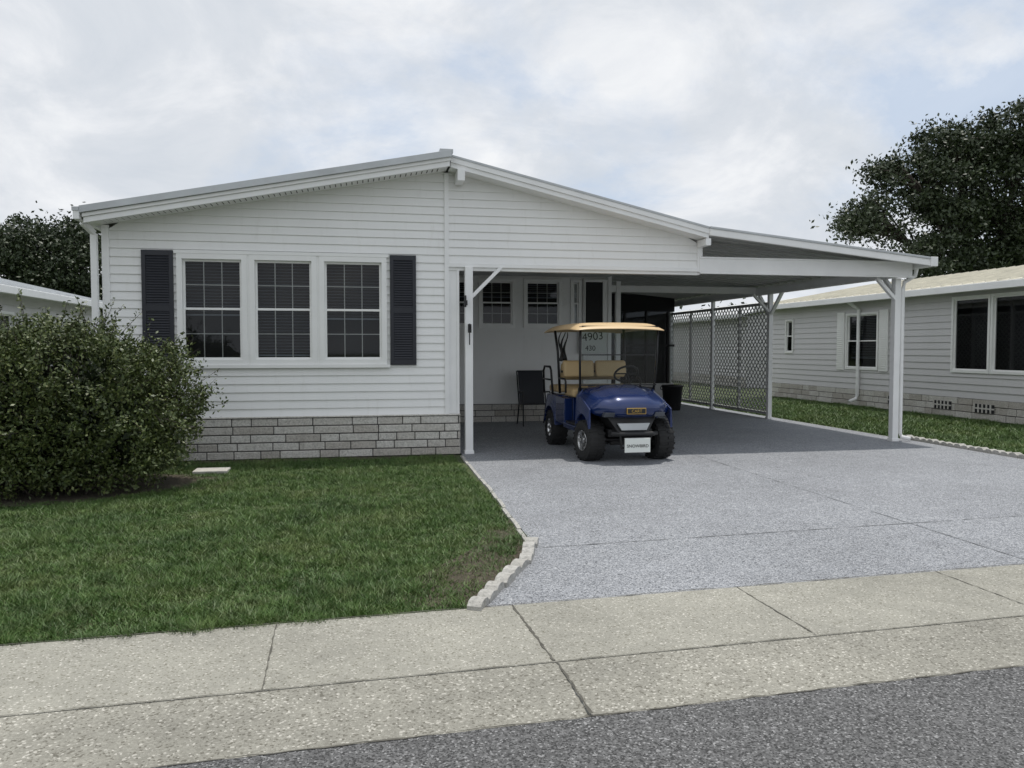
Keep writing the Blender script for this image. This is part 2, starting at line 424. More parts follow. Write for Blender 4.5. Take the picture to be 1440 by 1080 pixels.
b=B(); b.box(1.43,5.1,YW+.13,15.95,2.97,3.0,'ceil')
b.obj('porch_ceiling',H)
fr=B();gl=B()
for x0,x1 in ((-2.33,-1.44),(-1.41,-.53),(-.50,.41)): window(fr,gl,x0,x1,1.28,2.755,YW,3,2,.07,.52 if x0<-2 else .95 if x0<-1 else .55)
fr.box(-2.36,.44,YW-.05,YW-.02,2.755,2.80,'frame'); fr.box(-2.37,.45,YW-.065,YW-.02,1.235,1.28,'frame')
fr.box(-1.44,-1.41,YW-.035,YW+.05,1.28,2.755,'frame'); fr.box(-.53,-.50,YW-.035,YW+.05,1.28,2.755,'frame')
for o in ops2: window(fr,gl,o[0],o[1],o[2],o[3],16,3,2,.06,.35 if o[1]-o[0]>.4 else 0)
fr.obj('window_frames',H,bevel=.003); gl.obj('window_glass',H)
b=B()
for x0,x1 in ((-2.76,-2.37),(.455,.815)):
    z0,z1=1.27,2.79; y=YW-.05
    b.box(x0,x1,y+.018,y+.035,z0,z1,'shutter')
    for a,c in ((x0,x0+.05),(x1-.05,x1)): b.box(a,c,y,y+.02,z0,z1,'shutter')
    for a,c in ((z0,z0+.07),(z1-.07,z1),((z0+z1)/2-.04,(z0+z1)/2+.04)): b.box(x0+.05,x1-.05,y,y+.02,a,c,'shutter')
    z=z0+.09
    while z<z1-.09:
        b.hexa([(x0+.05,y+.001,z),(x1-.05,y+.001,z),(x1-.05,y+.018,z+.006),(x0+.05,y+.018,z+.006),(x0+.05,y+.003,z+.006),(x1-.05,y+.003,z+.006),(x1-.05,y+.018,z+.03),(x0+.05,y+.018,z+.03)],'shutter'); z+=.034
b.obj('shutters',H,bevel=.002)
def blocks(b,x0,x1,y,z0,courses,h,L,dep=.06,seed=1,mats=('blk0','blk1','blk2')):
    r=random.Random(seed)
    b.box(x0+.005,x1-.005,y+.012,y+dep,z0,z0+courses*h,'mortar')
    for i in range(courses):
        x=x0-L*r.uniform(.1,.9)
        while x<x1:
            l=L*r.choice((1.15,1,1,.75,.55)); a=max(x,x0);c=min(x+l,x1)
            if c-a>.03:
                d=r.uniform(-.008,.006)
                b.box(a+.006,c-.006,y+d,y+.03,z0+i*h+.007,z0+(i+1)*h-.007,r.choice(mats))
            x+=l
b=B(); blocks(b,-3.22,1.42,YW-.075,0.0,5,.111,.46,.14)
for i in range(5): b.box(1.40,1.428,YW-.06,YW-.002,i*.111+.006,(i+1)*.111-.006,'blk0')
b.box(-3.22,1.43,YW-.09,YW-.002,.557,.575,'blk2')
b.obj('block_skirting',H,bevel=.008)
b=B(); blocks(b,1.43,4.55,15.93,0.0,3,.122,.40,.065,5); b.obj('porch_block_skirting',H,bevel=.006)
b=B()
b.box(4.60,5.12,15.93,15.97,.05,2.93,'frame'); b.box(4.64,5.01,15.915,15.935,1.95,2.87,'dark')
b.box(4.62,4.64,15.90,15.93,1.92,2.90,'frame');b.box(5.01,5.03,15.90,15.93,1.92,2.90,'frame')
b.box(4.70,5.0,15.915,15.93,.25,1.35,'frame')
b.box(5.12,5.20,15.9,16.05,0,3.0,'white')
b.obj('entry_door',H,bevel=.004)
b=B(); b.box(4.50,5.08,15.89,15.91,1.40,1.88,'plate'); b.obj('number_card',H,bevel=.003)
text('house_number','4903',.23,(4.79,15.885,1.74),(math.pi/2,-.1,0),'black',H)
text('lot_number','430',.15,(4.74,15.885,1.50),(math.pi/2,0,0),'black',H)
b=B(); b.box(-3.35,-3.27,11.12,11.19,.1,2.98,'white'); b.bar((-3.31,11.15,2.98),(-3.40,11.0,3.10),.07,.07,'white'); b.obj('downspout',H,bevel=.01)

# ------------------------------------------------------------ carport
Cp=empty('carport')
b=B()
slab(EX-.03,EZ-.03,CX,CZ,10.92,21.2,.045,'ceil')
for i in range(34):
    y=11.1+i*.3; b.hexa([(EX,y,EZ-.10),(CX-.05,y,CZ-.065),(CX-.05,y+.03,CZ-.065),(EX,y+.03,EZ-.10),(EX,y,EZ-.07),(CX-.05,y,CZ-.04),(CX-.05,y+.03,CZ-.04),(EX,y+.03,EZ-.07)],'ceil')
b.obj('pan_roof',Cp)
b=B()
slab(EX,EZ+.004,CX+.03,CZ+.004,10.87,10.93,.035,'drip'); slab(EX,EZ-.028,CX+.02,CZ-.028,10.885,10.935,.10,'white')
b.box(CX-.02,CX+.10,10.86,21.2,CZ-.135,CZ+.01,'white')
b.box(5.03,8.62,11.20,11.30,2.62,2.865,'white'); b.box(5.03,8.64,11.185,11.20,2.84,2.87,'white'); b.box(5.03,8.64,11.185,11.20,2.615,2.64,'white')
b.box(8.50,8.60,11.30,21.0,2.64,2.78,'white')
b.box(5.2,8.5,16.0,16.08,2.68,2.82,'white')
b.obj('beams_and_gutter',Cp,bevel=.006)
b=B()
def post(x,y,z1,w=.11):
    b.box(x-w/2,x+w/2,y-w/2,y+w/2,0.0,z1,'white'); b.box(x-w/2-.012,x+w/2+.012,y-w/2-.012,y+w/2+.012,0.0,.05,'white')
post(1.555,YW-.02,2.645,.11); post(8.50,11.42,2.62,.105); post(8.56,15.5,2.64,.09); post(8.56,18.25,2.64,.08); post(8.56,20.9,2.64,.08); post(5.38,16.04,2.9,.10)
def brace(x,y,s,z,l=.36,ax='x'):
    d=(s*l,0) if ax=='x' else (0,s*l)
    b.bar((x,y,z-l),(x+d[0],y+d[1],z),.05,.07,'white',up=(0,1,0) if ax=='x' else (1,0,0))
brace(1.60,YW-.02,1,2.65,.42); brace(8.46,11.40,-1,2.63,.34); brace(8.56,11.46,1,2.65,.34,'y'); brace(8.56,15.45,-1,2.65,.42,'y'); brace(8.56,15.55,1,2.65,.42,'y'); brace(8.52,15.5,-1,2.64,.36)
b.obj('posts_and_braces',Cp,bevel=.006)
b=B(); b.tube([(8.77,11.3,2.80),(8.76,11.32,2.66),(8.64,11.42,2.56),(8.62,11.42,2.45),(8.62,11.42,.14),(8.64,11.40,.07),(8.72,11.30,.05)],.033,'white',10)
b.obj('downspout',Cp,smooth=True)
b=B(); b.box(1.48,1.505,11.07,11.14,2.08,2.24,'black'); b.box(1.47,1.515,11.03,11.09,2.10,2.17,'black')
b.tube([(1.55,11.16,1.84),(1.55,11.06,1.84),(1.55,11.02,1.81),(1.55,11.03,1.75)],.009,'black',6); b.box(1.53,1.58,11.10,11.118,1.72,1.84,'black'); b.box(1.545,1.56,11.10,11.115,1.55,1.72,'black')
b.obj('post_lamp_and_hook',Cp,bevel=.004)

Lf=empty('lattice_fence'); b=B()
def clip(p,q,y0,y1,z0,z1):
    (ya,za),(yb,zb)=p,q; t0,t1=0,1
    for d,a,lo,hi in ((yb-ya,ya,y0,y1),(zb-za,za,z0,z1)):
        if abs(d)<1e-9: continue
        u,v=(lo-a)/d,(hi-a)/d
        if u>v:u,v=v,u
        t0=max(t0,u);t1=min(t1,v)
    if t1-t0<1e-3: return None
    return (ya+(yb-ya)*t0,za+(zb-za)*t0),(ya+(yb-ya)*t1,za+(zb-za)*t1)
for (y0,y1) in ((15.58,18.18),(18.32,20.85)):
    z0,z1=.12,2.45; hh=z1-z0; k=y0-hh
    while k<y1+hh:
        for s,x in ((1,8.565),(-1,8.575)):
            pq=clip((k,z0),(k+hh,z1),y0,y1,z0,z1) if s>0 else clip((k,z1),(k+hh,z0),y0,y1,z0,z1)
            if pq: b.bar((x,pq[0][0],pq[0][1]),(x,pq[1][0],pq[1][1]),.030,.006,'lattice',up=(1,0,0))
        k+=.15
    for zz in (z0,z1): b.box(8.545,8.60,y0,y1,zz-.03,zz+.03,'lattice')
    ym=(y0+y1)/2; b.box(8.545,8.60,ym-.02,ym+.02,z0,z1,'lattice')
b.obj('lattice_panels',Lf)

Sh=empty('screen_room'); b=B()
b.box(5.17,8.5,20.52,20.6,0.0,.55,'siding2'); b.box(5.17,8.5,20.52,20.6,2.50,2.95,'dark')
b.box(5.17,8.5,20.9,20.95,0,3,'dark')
x=5.2
while x<8.5: b.box(x,x+.05,20.50,20.6,.55,2.50,'black'); x+=.62
b.box(5.17,8.5,20.50,20.58,1.55,1.61,'black')
b.obj('screen_wall',Sh)
g=B(); g.poly([(5.17,20.55,.55),(8.5,20.55,.55),(8.5,20.55,2.50),(5.17,20.55,2.50)],'glass'); g.obj('screen',Sh)

# ------------------------------------------------------------ neighbouring homes
def nb_house(name,loc,rotz,length,width,wallz,eave,rise,wins,mats,skirt,lap_h=.15):
    P=empty(name); Mx=Matrix.Translation(loc)@Matrix.Rotation(rotz,4,'Z')
    wall,roofm=mats; b=B()
    lap(b,0,skirt,wallz,lambda z:0,lambda z:length,[w[:4] for w in wins],wall,ch=lap_h,lip=.022)
    b.poly([(0,0,0),(0,width,0),(0,width,wallz),(0,width/2,wallz+rise),(0,0,wallz)],wall)
    b.poly([(length,0,0),(length,width,0),(length,width,wallz),(length,width/2,wallz+rise),(length,0,wallz)],wall)
    b.obj('walls',P,mat=Mx)
    fr=B();gl=B()
    for w in wins: window(fr,gl,*w[:4],0,**w[4])
    fr.obj('window_frames',P,mat=Mx,bevel=.003); gl.obj('window_glass',P,mat=Mx)
    b=B(); r0=wallz+.03; ov=.38
    b.hexa([(-.3,-ov,r0),(length+.3,-ov,r0),(length+.3,width/2,r0+rise+.08),(-.3,width/2,r0+rise+.08),
            (-.3,-ov,r0+.07),(length+.3,-ov,r0+.07),(length+.3,width/2,r0+rise+.15),(-.3,width/2,r0+rise+.15)],roofm)
    b.hexa([(-.3,width/2,r0+rise+.08),(length+.3,width/2,r0+rise+.08),(length+.3,width+ov,r0),(-.3,width+ov,r0),
            (-.3,width/2,r0+rise+.15),(length+.3,width/2,r0+rise+.15),(length+.3,width+ov,r0+.07),(-.3,width+ov,r0+.07)],roofm)
    x=0
    while x<length:
        b.hexa([(x,-ov,r0+.07),(x+.04,-ov,r0+.07),(x+.04,width/2,r0+rise+.15),(x,width/2,r0+rise+.15),
            (x+.01,-ov,r0+.11),(x+.03,-ov,r0+.11),(x+.03,width/2,r0+rise+.19),(x+.01,width/2,r0+rise+.19)],roofm); x+=.31
    b.obj('roof',P,mat=Mx)
    b=B(); b.box(-.3,length+.3,-ov-.12,-ov-.005,r0-.10,r0+.045,'white'); b.box(-.3,length+.3,-ov,-.0,r0-.05,r0-.03,'white')
    b.obj('gutter_and_soffit',P,mat=Mx,bevel=.008)
    b=B(); blocks(b,0,length,-.02,0,3,skirt/3,.42,.1,9,('blk2','blk1','blk0')); b.obj('block_skirting',P,mat=Mx,bevel=.006)
    return P,Mx
W=[(23-22.2,23-21.75,1.35,2.37,dict(grid=False,blind=0)),
   (23-19.15,23-17.8,.95,2.42,dict(grid=False,blind=.8)),
   (23-15.3,23-14.22,.98,2.62,dict(grid=False,sash=False,blind=0)),
   (23-14.20,23-12.6,.98,2.62,dict(grid=False,sash=False,blind=0))]
P,Mx=nb_house('neighbor_mobile_home',(12.8,23,0),-math.pi/2,15,7,2.74,.4,.62,W,('siding2','tanroof'),.44)
b=B()
for a,c in ((23-19.52,23-19.2),(23-17.75,23-17.42)):
    b.box(a,c,-.05,-.02,.93,2.46,'frame')
    z=1.0
    while z<2.4: b.box(a+.04,c-.04,-.06,-.05,z,z+.03,'frame'); z+=.055
b.tube([(4.45,-.42,2.72),(4.45,-.2,2.58),(4.45,-.07,2.5),(4.45,-.07,.3),(4.45,-.1,.2),(4.45,-.3,.12)],.045,'white',8)
for x in (5.6,7.2,8.4):
    b.box(x,x+.55,-.035,-.03,.16,.34,'dark')
    for i in range(5): b.box(x+i*.11,x+i*.11+.035,-.05,-.036,.16,.34,'blk2')
    b.box(x,x+.55,-.052,-.036,.235,.265,'blk2')
b.obj('shutters_and_downspout',P,mat=Mx,bevel=.004)
nb_house('white_mobile_home',(14.5,42,0),-math.pi/2,14,7,2.7,.4,.7,[(3,4.2,1,2.3,dict(grid=False))],('siding2','white'),.4)
nb_house('grey_mobile_home',(-7.0,9,0),math.pi/2,15,7,2.62,.4,.8,[(7.8,9.2,1.2,2.25,dict(grid=False,blind=.6)),(12,13.2,1.2,2.25,dict(grid=False,blind=.6))],('siding2','drip'),.44)

# ------------------------------------------------------------ golf cart
G=empty('golf_cart')
cx=3.52
def X(x): return cx+x
def wheel(b,x,y,r=.275,w=.25,rot=0,side=-1):
    hw=w/2
    prof=[(-hw*.80,r*.50),(-hw*.98,r*.62),(-hw,r*.80),(-hw*.86,r*.94),(-hw*.55,r*.985),(0,r*.99),(hw*.55,r*.985),(hw*.86,r*.94),(hw,r*.80),(hw*.98,r*.62),(hw*.80,r*.50)]
    b.lathe((x,y,r),prof,'rubber',36,rot=rot)
    R=Matrix.Rotation(rot,3,'Z'); c=Vector((x,y,r))
    for j in range(22):
        t=2*math.pi*j/22
        for s in (-1,1):
            tt=t+(.14 if s>0 else 0)
            def P(xx,rr,dt): return c+R@Vector((xx,rr*math.cos(tt+dt),rr*math.sin(tt+dt)))
            x0,x1=(.01,hw*.95) if s>0 else (-hw*.95,-.01)
            ra,rb=(r*1.0,r*.95) if s>0 else (r*.95,r*1.0)
            k=.055;b.hexa([P(x0,ra*.96,-k),P(x1,rb*.96,-k),P(x1,rb*.96,k),P(x0,ra*.96,k),P(x0,ra*1.03,-k),P(x1,rb*1.03,-k),P(x1,rb*1.03,k),P(x0,ra*1.03,k)],'rubber')
    for s in (-1,1):
        b.lathe((x,y,r),[(s*hw*.80,r*.52),(s*hw*.9,r*.50),(s*hw*.86,r*.46),(s*hw*.45,r*.40),(s*hw*.40,.0)],'chrome' if s==side else 'black',28,rot=rot)
        if s==side:
            for j in range(5):
                t=2*math.pi*j/5; d=Vector((0,math.cos(t),math.sin(t)))
                b.bar(c+R@(Vector((s*hw*.62,0,0))+d*.02),c+R@(Vector((s*hw*.80,0,0))+d*r*.47),.04,.03,'chrome',up=R@Vector((1,0,0)))
            b.lathe((x,y,r),[(s*hw*.55,.045),(s*hw*.85,.04),(s*hw*.9,.0)],'chrome',16,rot=rot)
            b.lathe((x,y,r),[(s*hw*.43,r*.39),(s*hw*.435,.03)],'black',28,rot=rot)
b=B()
wheel(b,X(-.48),10.22,rot=.16,side=-1); wheel(b,X(.48),10.22,rot=.16,side=1); wheel(b,X(-.48),12.02,side=-1); wheel(b,X(.48),12.02,side=1)
b.obj('wheels',G,smooth=False)
b=B()
b.box(X(-.30),X(.30),9.95,12.5,.34,.44,'black'); b.tube([(X(-.42),10.22,.28),(X(.42),10.22,.28)],.03,'black'); b.tube([(X(-.42),12.02,.28),(X(.42),12.02,.28)],.05,'black')
for s in (-1,1):
    b.tube([(X(s*.18),10.05,.42),(X(s*.36),10.2,.30)],.02,'black'); b.tube([(X(s*.3),10.22,.30),(X(s*.27),10.25,.62)],.03,'black')
b.box(X(-.56),X(.56),10.62,11.15,.40,.46,'black')
b.box(X(-.40),X(.40),10.55,10.60,.44,.80,'black')
b.box(X(-.18),X(.18),10.22,10.28,.2,.36,'black')
b.tube([(X(-.30),9.80,.40),(X(-.22),9.72,.40),(X(.22),9.72,.40),(X(.30),9.80,.40)],.03,'black',10)
b.tube([(X(-.21),9.74,.40),(X(-.19),9.74,.22),(X(.19),9.74,.22),(X(.21),9.74,.40)],.018,'black',8)
b.obj('chassis_and_bumper',G,bevel=.004)
def cowl():
    prof=[(9.90,.585,.36),(9.80,.61,.43),(9.745,.66,.49),(9.735,.73,.535),(9.78,.81,.56),(9.88,.865,.575),(10.04,.905,.58),(10.24,.945,.575),(10.42,.975,.57),(10.56,.99,.565),(10.60,.975,.56)]
    nu=28; v=[];f=[]
    for (y,z,w) in prof:
        for i in range(nu+1):
            u=-1+2*i/nu; a=abs(u)
            k=min(1,max(0,(z-.60)/.25))
            zz=z-(.13*a**6+.02*a*a)*k
            crease=.028*(1/(1+math.exp((a-.48)/.03)))*k + .018*math.exp(-((a-.76)/.13)**2)*k
            fy=(1 if y<10 else max(0,(10.5-y)/.5))
            yy=y+.24*a**3.6*fy
            v.append((X(u*w),yy,zz+crease))
    n=nu+1
    for j in range(len(prof)-1):
        for i in range(nu): f.append((j*n+i,j*n+i+1,(j+1)*n+i+1,(j+1)*n+i))
    bb=B(); bb.v=v; bb.f=f; bb.m=[bb.mi('blue')]*len(f)
    o=bb.obj('front_cowl',G,smooth=True); 
    md=o.modifiers.new('so','SOLIDIFY'); md.thickness=.015
    md=o.modifiers.new('s','SUBSURF'); md.levels=1; md.render_levels=1
cowl()
b=B()
for s in (-1,1):
    xo,xi=X(s*.585),X(s*.545)
    yc,zc,ra=10.24,.27,.355
    arch=[(yc+ra*math.cos(t),zc+ra*math.sin(t)) for t in [math.radians(a) for a in range(150,14,-8)]]
    n=len(arch)
    for i in range(n-1):
        def tp(k):
            y=arch[k][0]; return max(arch[k][1]+.03,min(.85,.70+.35*(y-9.9)))
        a0,a1=arch[i],arch[i+1]
        b.hexa([(xi,a0[0],a0[1]),(xo,a0[0],a0[1]),(xo,a1[0],a1[1]),(xi,a1[0],a1[1]),(xi,a0[0],tp(i)),(xo-s*.015,a0[0],tp(i)),(xo-s*.015,a1[0],tp(i+1)),(xi,a1[0],tp(i+1))],'blue')
    b.hexa([(X(s*.50),10.5,.40),(X(s*.57),10.5,.40),(X(s*.57),10.62,.40),(X(s*.50),10.62,.40),(X(s*.50),10.46,.95),(X(s*.57),10.46,.86),(X(s*.57),10.56,.86),(X(s*.50),10.56,.96)],'blue')
    b.box(X(s*.50) if s>0 else X(s*.585),X(s*.585) if s>0 else X(s*.50),10.55,11.2,.36,.43,'blue')
    yc=12.02; ra=.35
    arch=[(yc+ra*math.cos(t),zc+ra*math.sin(t)) for t in [math.radians(a) for a in range(168,10,-12)]]
    for i in range(len(arch)-1):
        a0,a1=arch[i],arch[i+1]
        b.hexa([(X(s*.46),a0[0],a0[1]),(X(s*.60),a0[0],a0[1]-.01),(X(s*.60),a1[0],a1[1]-.01),(X(s*.46),a1[0],a1[1]),(X(s*.46),a0[0],.80),(X(s*.55),a0[0],.78),(X(s*.55),a1[0],.78),(X(s*.46),a1[0],.80)],'blue')
    b.box(min(X(s*.46),X(s*.58)),max(X(s*.46),X(s*.58)),11.15,11.67,.40,.78,'blue')
b.box(X(-.455),X(.455),11.15,12.37,.45,.795,'blue')
b.hexa([(X(-.20),9.82,.40),(X(.20),9.82,.40),(X(.24),10.1,.40),(X(-.24),10.1,.40),(X(-.34),9.90,.62),(X(.34),9.90,.62),(X(.40),10.2,.64),(X(-.40),10.2,.64)],'black')
b.obj('body_panels',G,bevel=.015)
b=B()
b.hexa([(X(-.17),9.795,.44),(X(.17),9.795,.44),(X(.17),9.83,.44),(X(-.17),9.83,.44),(X(-.22),9.81,.53),(X(.22),9.81,.53),(X(.22),9.86,.53),(X(-.22),9.86,.53)],'drip')
b.box(X(-.13),X(.13),9.712,9.74,.655,.735,'gold'); b.box(X(-.12),X(.12),9.706,9.713,.664,.726,'black')
for s in (-1,1):
    c=X(s*.34)
    b.hexa([(c-.07,9.80,.615),(c+.07,9.80,.615),(c+.07,9.9,.615),(c-.07,9.9,.615),(c-.065,9.755,.675),(c+.065,9.755,.675),(c+.065,9.9,.675),(c-.065,9.9,.675)],'lamp')
b.obj('grille_and_headlights',G,bevel=.01)
b=B(); b.box(X(-.17),X(.17),9.665,9.675,.17,.35,'plate'); b.box(X(-.175),X(.175),9.675,9.682,.165,.355,'chrome'); b.obj('license_plate',G,bevel=.002)
text('plate_text','SNOWBIRD',.056,(cx,9.662,.25),(math.pi/2,0,0),'black',G,.001)
text('badge_text','CART',.055,(cx,9.703,.694),(math.pi/2,0,0),'gold',G,.001)
b=B()
b.box(X(-.53),X(.53),10.50,10.62,.80,.96,'black')
b.tube([(X(.26),10.60,.90),(X(.26),10.86,1.12)],.02,'black')
ring=[]
c=Vector((X(.26),10.88,1.14)); n=Vector((0,.65,.76)).normalized(); e1=Vector((1,0,0)); e2=n.cross(e1)
for i in range(25):
    t=2*math.pi*i/24; ring.append(c+e1*math.cos(t)*.17+e2*math.sin(t)*.17)
b.tube(ring,.016,'black',8)
b.tube([c-e1*.16,c+e1*.16],.012,'black',6); b.tube([c,c+e2*.16],.012,'black',6)
b.tube([(X(-.35),10.62,.93),(X(-.35),10.72,.98),(X(-.05),10.72,.98),(X(-.05),10.62,.93)],.014,'black')
b.obj('dash_and_steering',G,smooth=False,bevel=.006)
b=B()
b.box(X(-.50),X(.50),10.98,11.46,.80,.92,'tanseat')
for x0,x1 in ((-.49,-.015),(.015,.49)): 
    b.hexa([(X(x0),11.50,1.07),(X(x1),11.50,1.07),(X(x1),11.60,1.07),(X(x0),11.60,1.07),(X(x0),11.55,1.32),(X(x1),11.55,1.32),(X(x1),11.66,1.32),(X(x0),11.66,1.32)],'tanseat')
b.box(X(-.50),X(.50),11.92,12.42,.82,.93,'tanseat')
b.hexa([(X(-.48),11.76,1.02),(X(.48),11.76,1.02),(X(.48),11.84,1.02),(X(-.48),11.84,1.02),(X(-.48),11.70,1.28),(X(.48),11.70,1.28),(X(.48),11.78,1.28),(X(-.48),11.78,1.28)],'tanseat')
o=b.obj('seats',G,bevel=.045); o.modifiers['b'].segments=4
b=B()
for s in (-1,1):
    b.tube([(X(s*.56),11.15,.86),(X(s*.57),11.12,1.02),(X(s*.57),11.18,1.06),(X(s*.57),11.5,1.06),(X(s*.54),11.6,.9)],.016,'black')
    b.tube([(X(s*.58),11.85,.80),(X(s*.60),11.88,1.17),(X(s*.60),11.95,1.22),(X(s*.60),12.3,1.22),(X(s*.60),12.38,1.15),(X(s*.58),12.42,.80)],.017,'black')
    b.tube([(X(s*.60),11.9,1.02),(X(s*.60),12.4,1.02)],.013,'black')
    b.tube([(X(s*.53),10.50,.92),(X(s*.55),10.44,1.35),(X(s*.55),10.42,1.80)],.017,'black')
    b.tube([(X(s*.50),11.72,.82),(X(s*.53),11.74,1.45),(X(s*.55),11.85,1.80)],.02,'black')
b.tube([(X(-.48),11.72,1.15),(X(.48),11.72,1.15)],.018,'black')
for k in range(3):
    pts=[(X(-.52+.05*k+.03*math.sin(t*6+k)),11.60+k*.06+.07*math.sin(t*4+k),1.32+.42*t) for t in [i/10 for i in range(11)]]
    b.tube(pts,.028,'black',6,r2=.006)
b.box(X(-.45),X(.45),12.4,12.85,.36,.40,'black')
b.tube([(X(-.45),12.42,.8),(X(-.45),12.84,.38)],.016,'black'); b.tube([(X(.45),12.42,.8),(X(.45),12.84,.38)],.016,'black')
b.obj('rails_and_struts',G,smooth=True)
nx,ny=10,12
v=[];f=[]
for j in range(ny+1):
    for i in range(nx+1):
        u=-1+2*i/nx; w=-1+2*j/ny
        sx=.64*(abs(u)**.9)*(1 if u>=0 else -1); sy=.98*w
        k=min(1,max(abs(u),abs(w)))
        z=1.87-.02*u*u-.02*w*w-(.075 if k>.99 else 0)
        if k>.99: sx*=1.012; sy*=1.008
        v.append((X(sx),11.30+sy,z))
for j in range(ny):
    for i in range(nx):
        a=j*(nx+1)+i; f.append((a,a+1,a+nx+2,a+nx+1))
bb=B(); bb.v=v;bb.f=f;bb.m=[bb.mi('tancanopy')]*len(f); o=bb.obj('canopy',G,smooth=True)
md=o.modifiers.new('so','SOLIDIFY'); md.thickness=.03; md=o.modifiers.new('s','SUBSURF'); md.levels=2; md.render_levels=2
b=B(); b.hexa([(X(-.52),10.44,.99),(X(.52),10.44,.99),(X(.52),10.445,.99),(X(-.52),10.445,.99),(X(-.53),10.40,1.80),(X(.53),10.40,1.80),(X(.53),10.405,1.80),(X(-.53),10.405,1.80)],'wshield')
b.box(X(-.53),X(.53),10.41,10.43,1.405,1.42,'black')
b.obj('windshield',G)
b=B()
for z,y in ((1.0,10.435),(1.80,10.395)): b.box(X(-.54),X(.54),y-.008,y+.012,z-.008,z+.008,'black')
b.obj('windshield_trim',G)

# ------------------------------------------------------------ patio chair + bin
Ch=empty('patio_chair'); b=B(); x0,x1,yy=3.12,3.66,15.2
for x in (x0,x1):
    b.tube([(x,yy-.30,.0),(x,yy-.27,.62),(x,yy-.20,.66),(x,yy+.20,.64)],.014,'black')
    b.tube([(x,yy+.30,.0),(x,yy+.12,.42),(x,yy+.25,.75),(x,yy+.36,1.05)],.014,'black'); b.tube([(x,yy-.27,.43),(x,yy+.14,.40)],.014,'black')
b.tube([(x0,yy+.36,1.05),(x1,yy+.36,1.05)],.014,'black'); b.tube([(x0,yy-.27,.43),(x1,yy-.27,.43)],.014,'black')
prof=[(yy-.27,.44),(yy-.05,.40),(yy+.13,.41),(yy+.18,.55),(yy+.26,.78),(yy+.355,1.04)]
for p,q in zip(prof,prof[1:]): b.hexa([(x0+.02,p[0],p[1]),(x1-.02,p[0],p[1]),(x1-.02,q[0],q[1]),(x0+.02,q[0],q[1]),(x0+.02,p[0],p[1]+.01),(x1-.02,p[0],p[1]+.01),(x1-.02,q[0],q[1]+.01),(x0+.02,q[0],q[1]+.01)],'shutter')
b.obj('frame_and_sling',Ch)
Tc=empty('trash_can'); b=B()
b.lathe((7.5,18.2,0),[(0,0),(0,.19),(.03,.20),(.56,.25),(.57,.27),(.60,.27),(.62,.24),(.60,.235),(.2,.2),(.05,0)],'black',28,'Z'); b.tube([(7.25,18.2,.5),(7.2,18.2,.52),(7.2,18.2,.58)],.012,'black'); b.obj('bin_body',Tc,smooth=True)
b=B(); b.box(-1.95,-1.55,10.02,10.32,-.01,.03,'stone'); o=b.obj('stepping_stone',bevel=.01)

# ------------------------------------------------------------ shrub
Bu=empty('shrub'); 
def lump(d):
    return 1+.24*noise.noise(Vector(d)*2.2+Vector((3,1,7)))+.14*noise.noise(Vector(d)*6)
cen=np.array([-3.25,9.25,.80]); rad=np.array([1.5,1.05,.97])
clump=[]
for i in range(1900):
    d=rng.normal(size=3); d/=np.linalg.norm(d)
    if d[2]<-.8: continue
    r=lump(d)*rng.uniform(.78,1.04); p=cen+d*rad*r
    if p[2]<.06: continue
    clump.append(p)
C=[]
for p in clump:
    n=int(rng.integers(20,60)); C.append(p+rng.normal(size=(n,3))*rng.uniform(.03,.07))
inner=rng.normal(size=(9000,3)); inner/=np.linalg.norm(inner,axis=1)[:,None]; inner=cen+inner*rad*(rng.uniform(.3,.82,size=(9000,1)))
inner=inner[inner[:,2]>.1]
sp=[];tb=B()
for i in range(520):
    d=rng.normal(size=3); d[2]=abs(d[2])*.9-.1; d/=np.linalg.norm(d); p=cen+d*rad*lump(d)*.92
    q=p+(d+rng.normal(size=3)*.35+np.array([0,0,.3]))*rng.uniform(.10,.27)
    t=np.linspace(0,1,18)[:,None]; sp.append(p+(q-p)*t+rng.normal(size=(18,3))*.014)
    tb.tube([p,q],.004,'bark',4,r2=.0015)
for i in range(70):
    d=rng.normal(size=3); d[2]=abs(d[2])+.1; d/=np.linalg.norm(d); q=cen+d*rad*.9
    p=np.array([-3.2+rng.normal()*.35,9.25+rng.normal()*.25,-.02]); m=(p+q)/2+rng.normal(size=3)*.1+np.array([0,0,-.1]); tb.tube([p,m,q],.016,'bark',5,r2=.004)
tb.obj('stems',Bu)
C=np.concatenate(C+sp); bulk('foliage',leaves(C,.046,.024),None,'leafbush',Bu,4)
bulk('inner_foliage',leaves(inner,.10,.06),None,'leafoak',Bu,4)

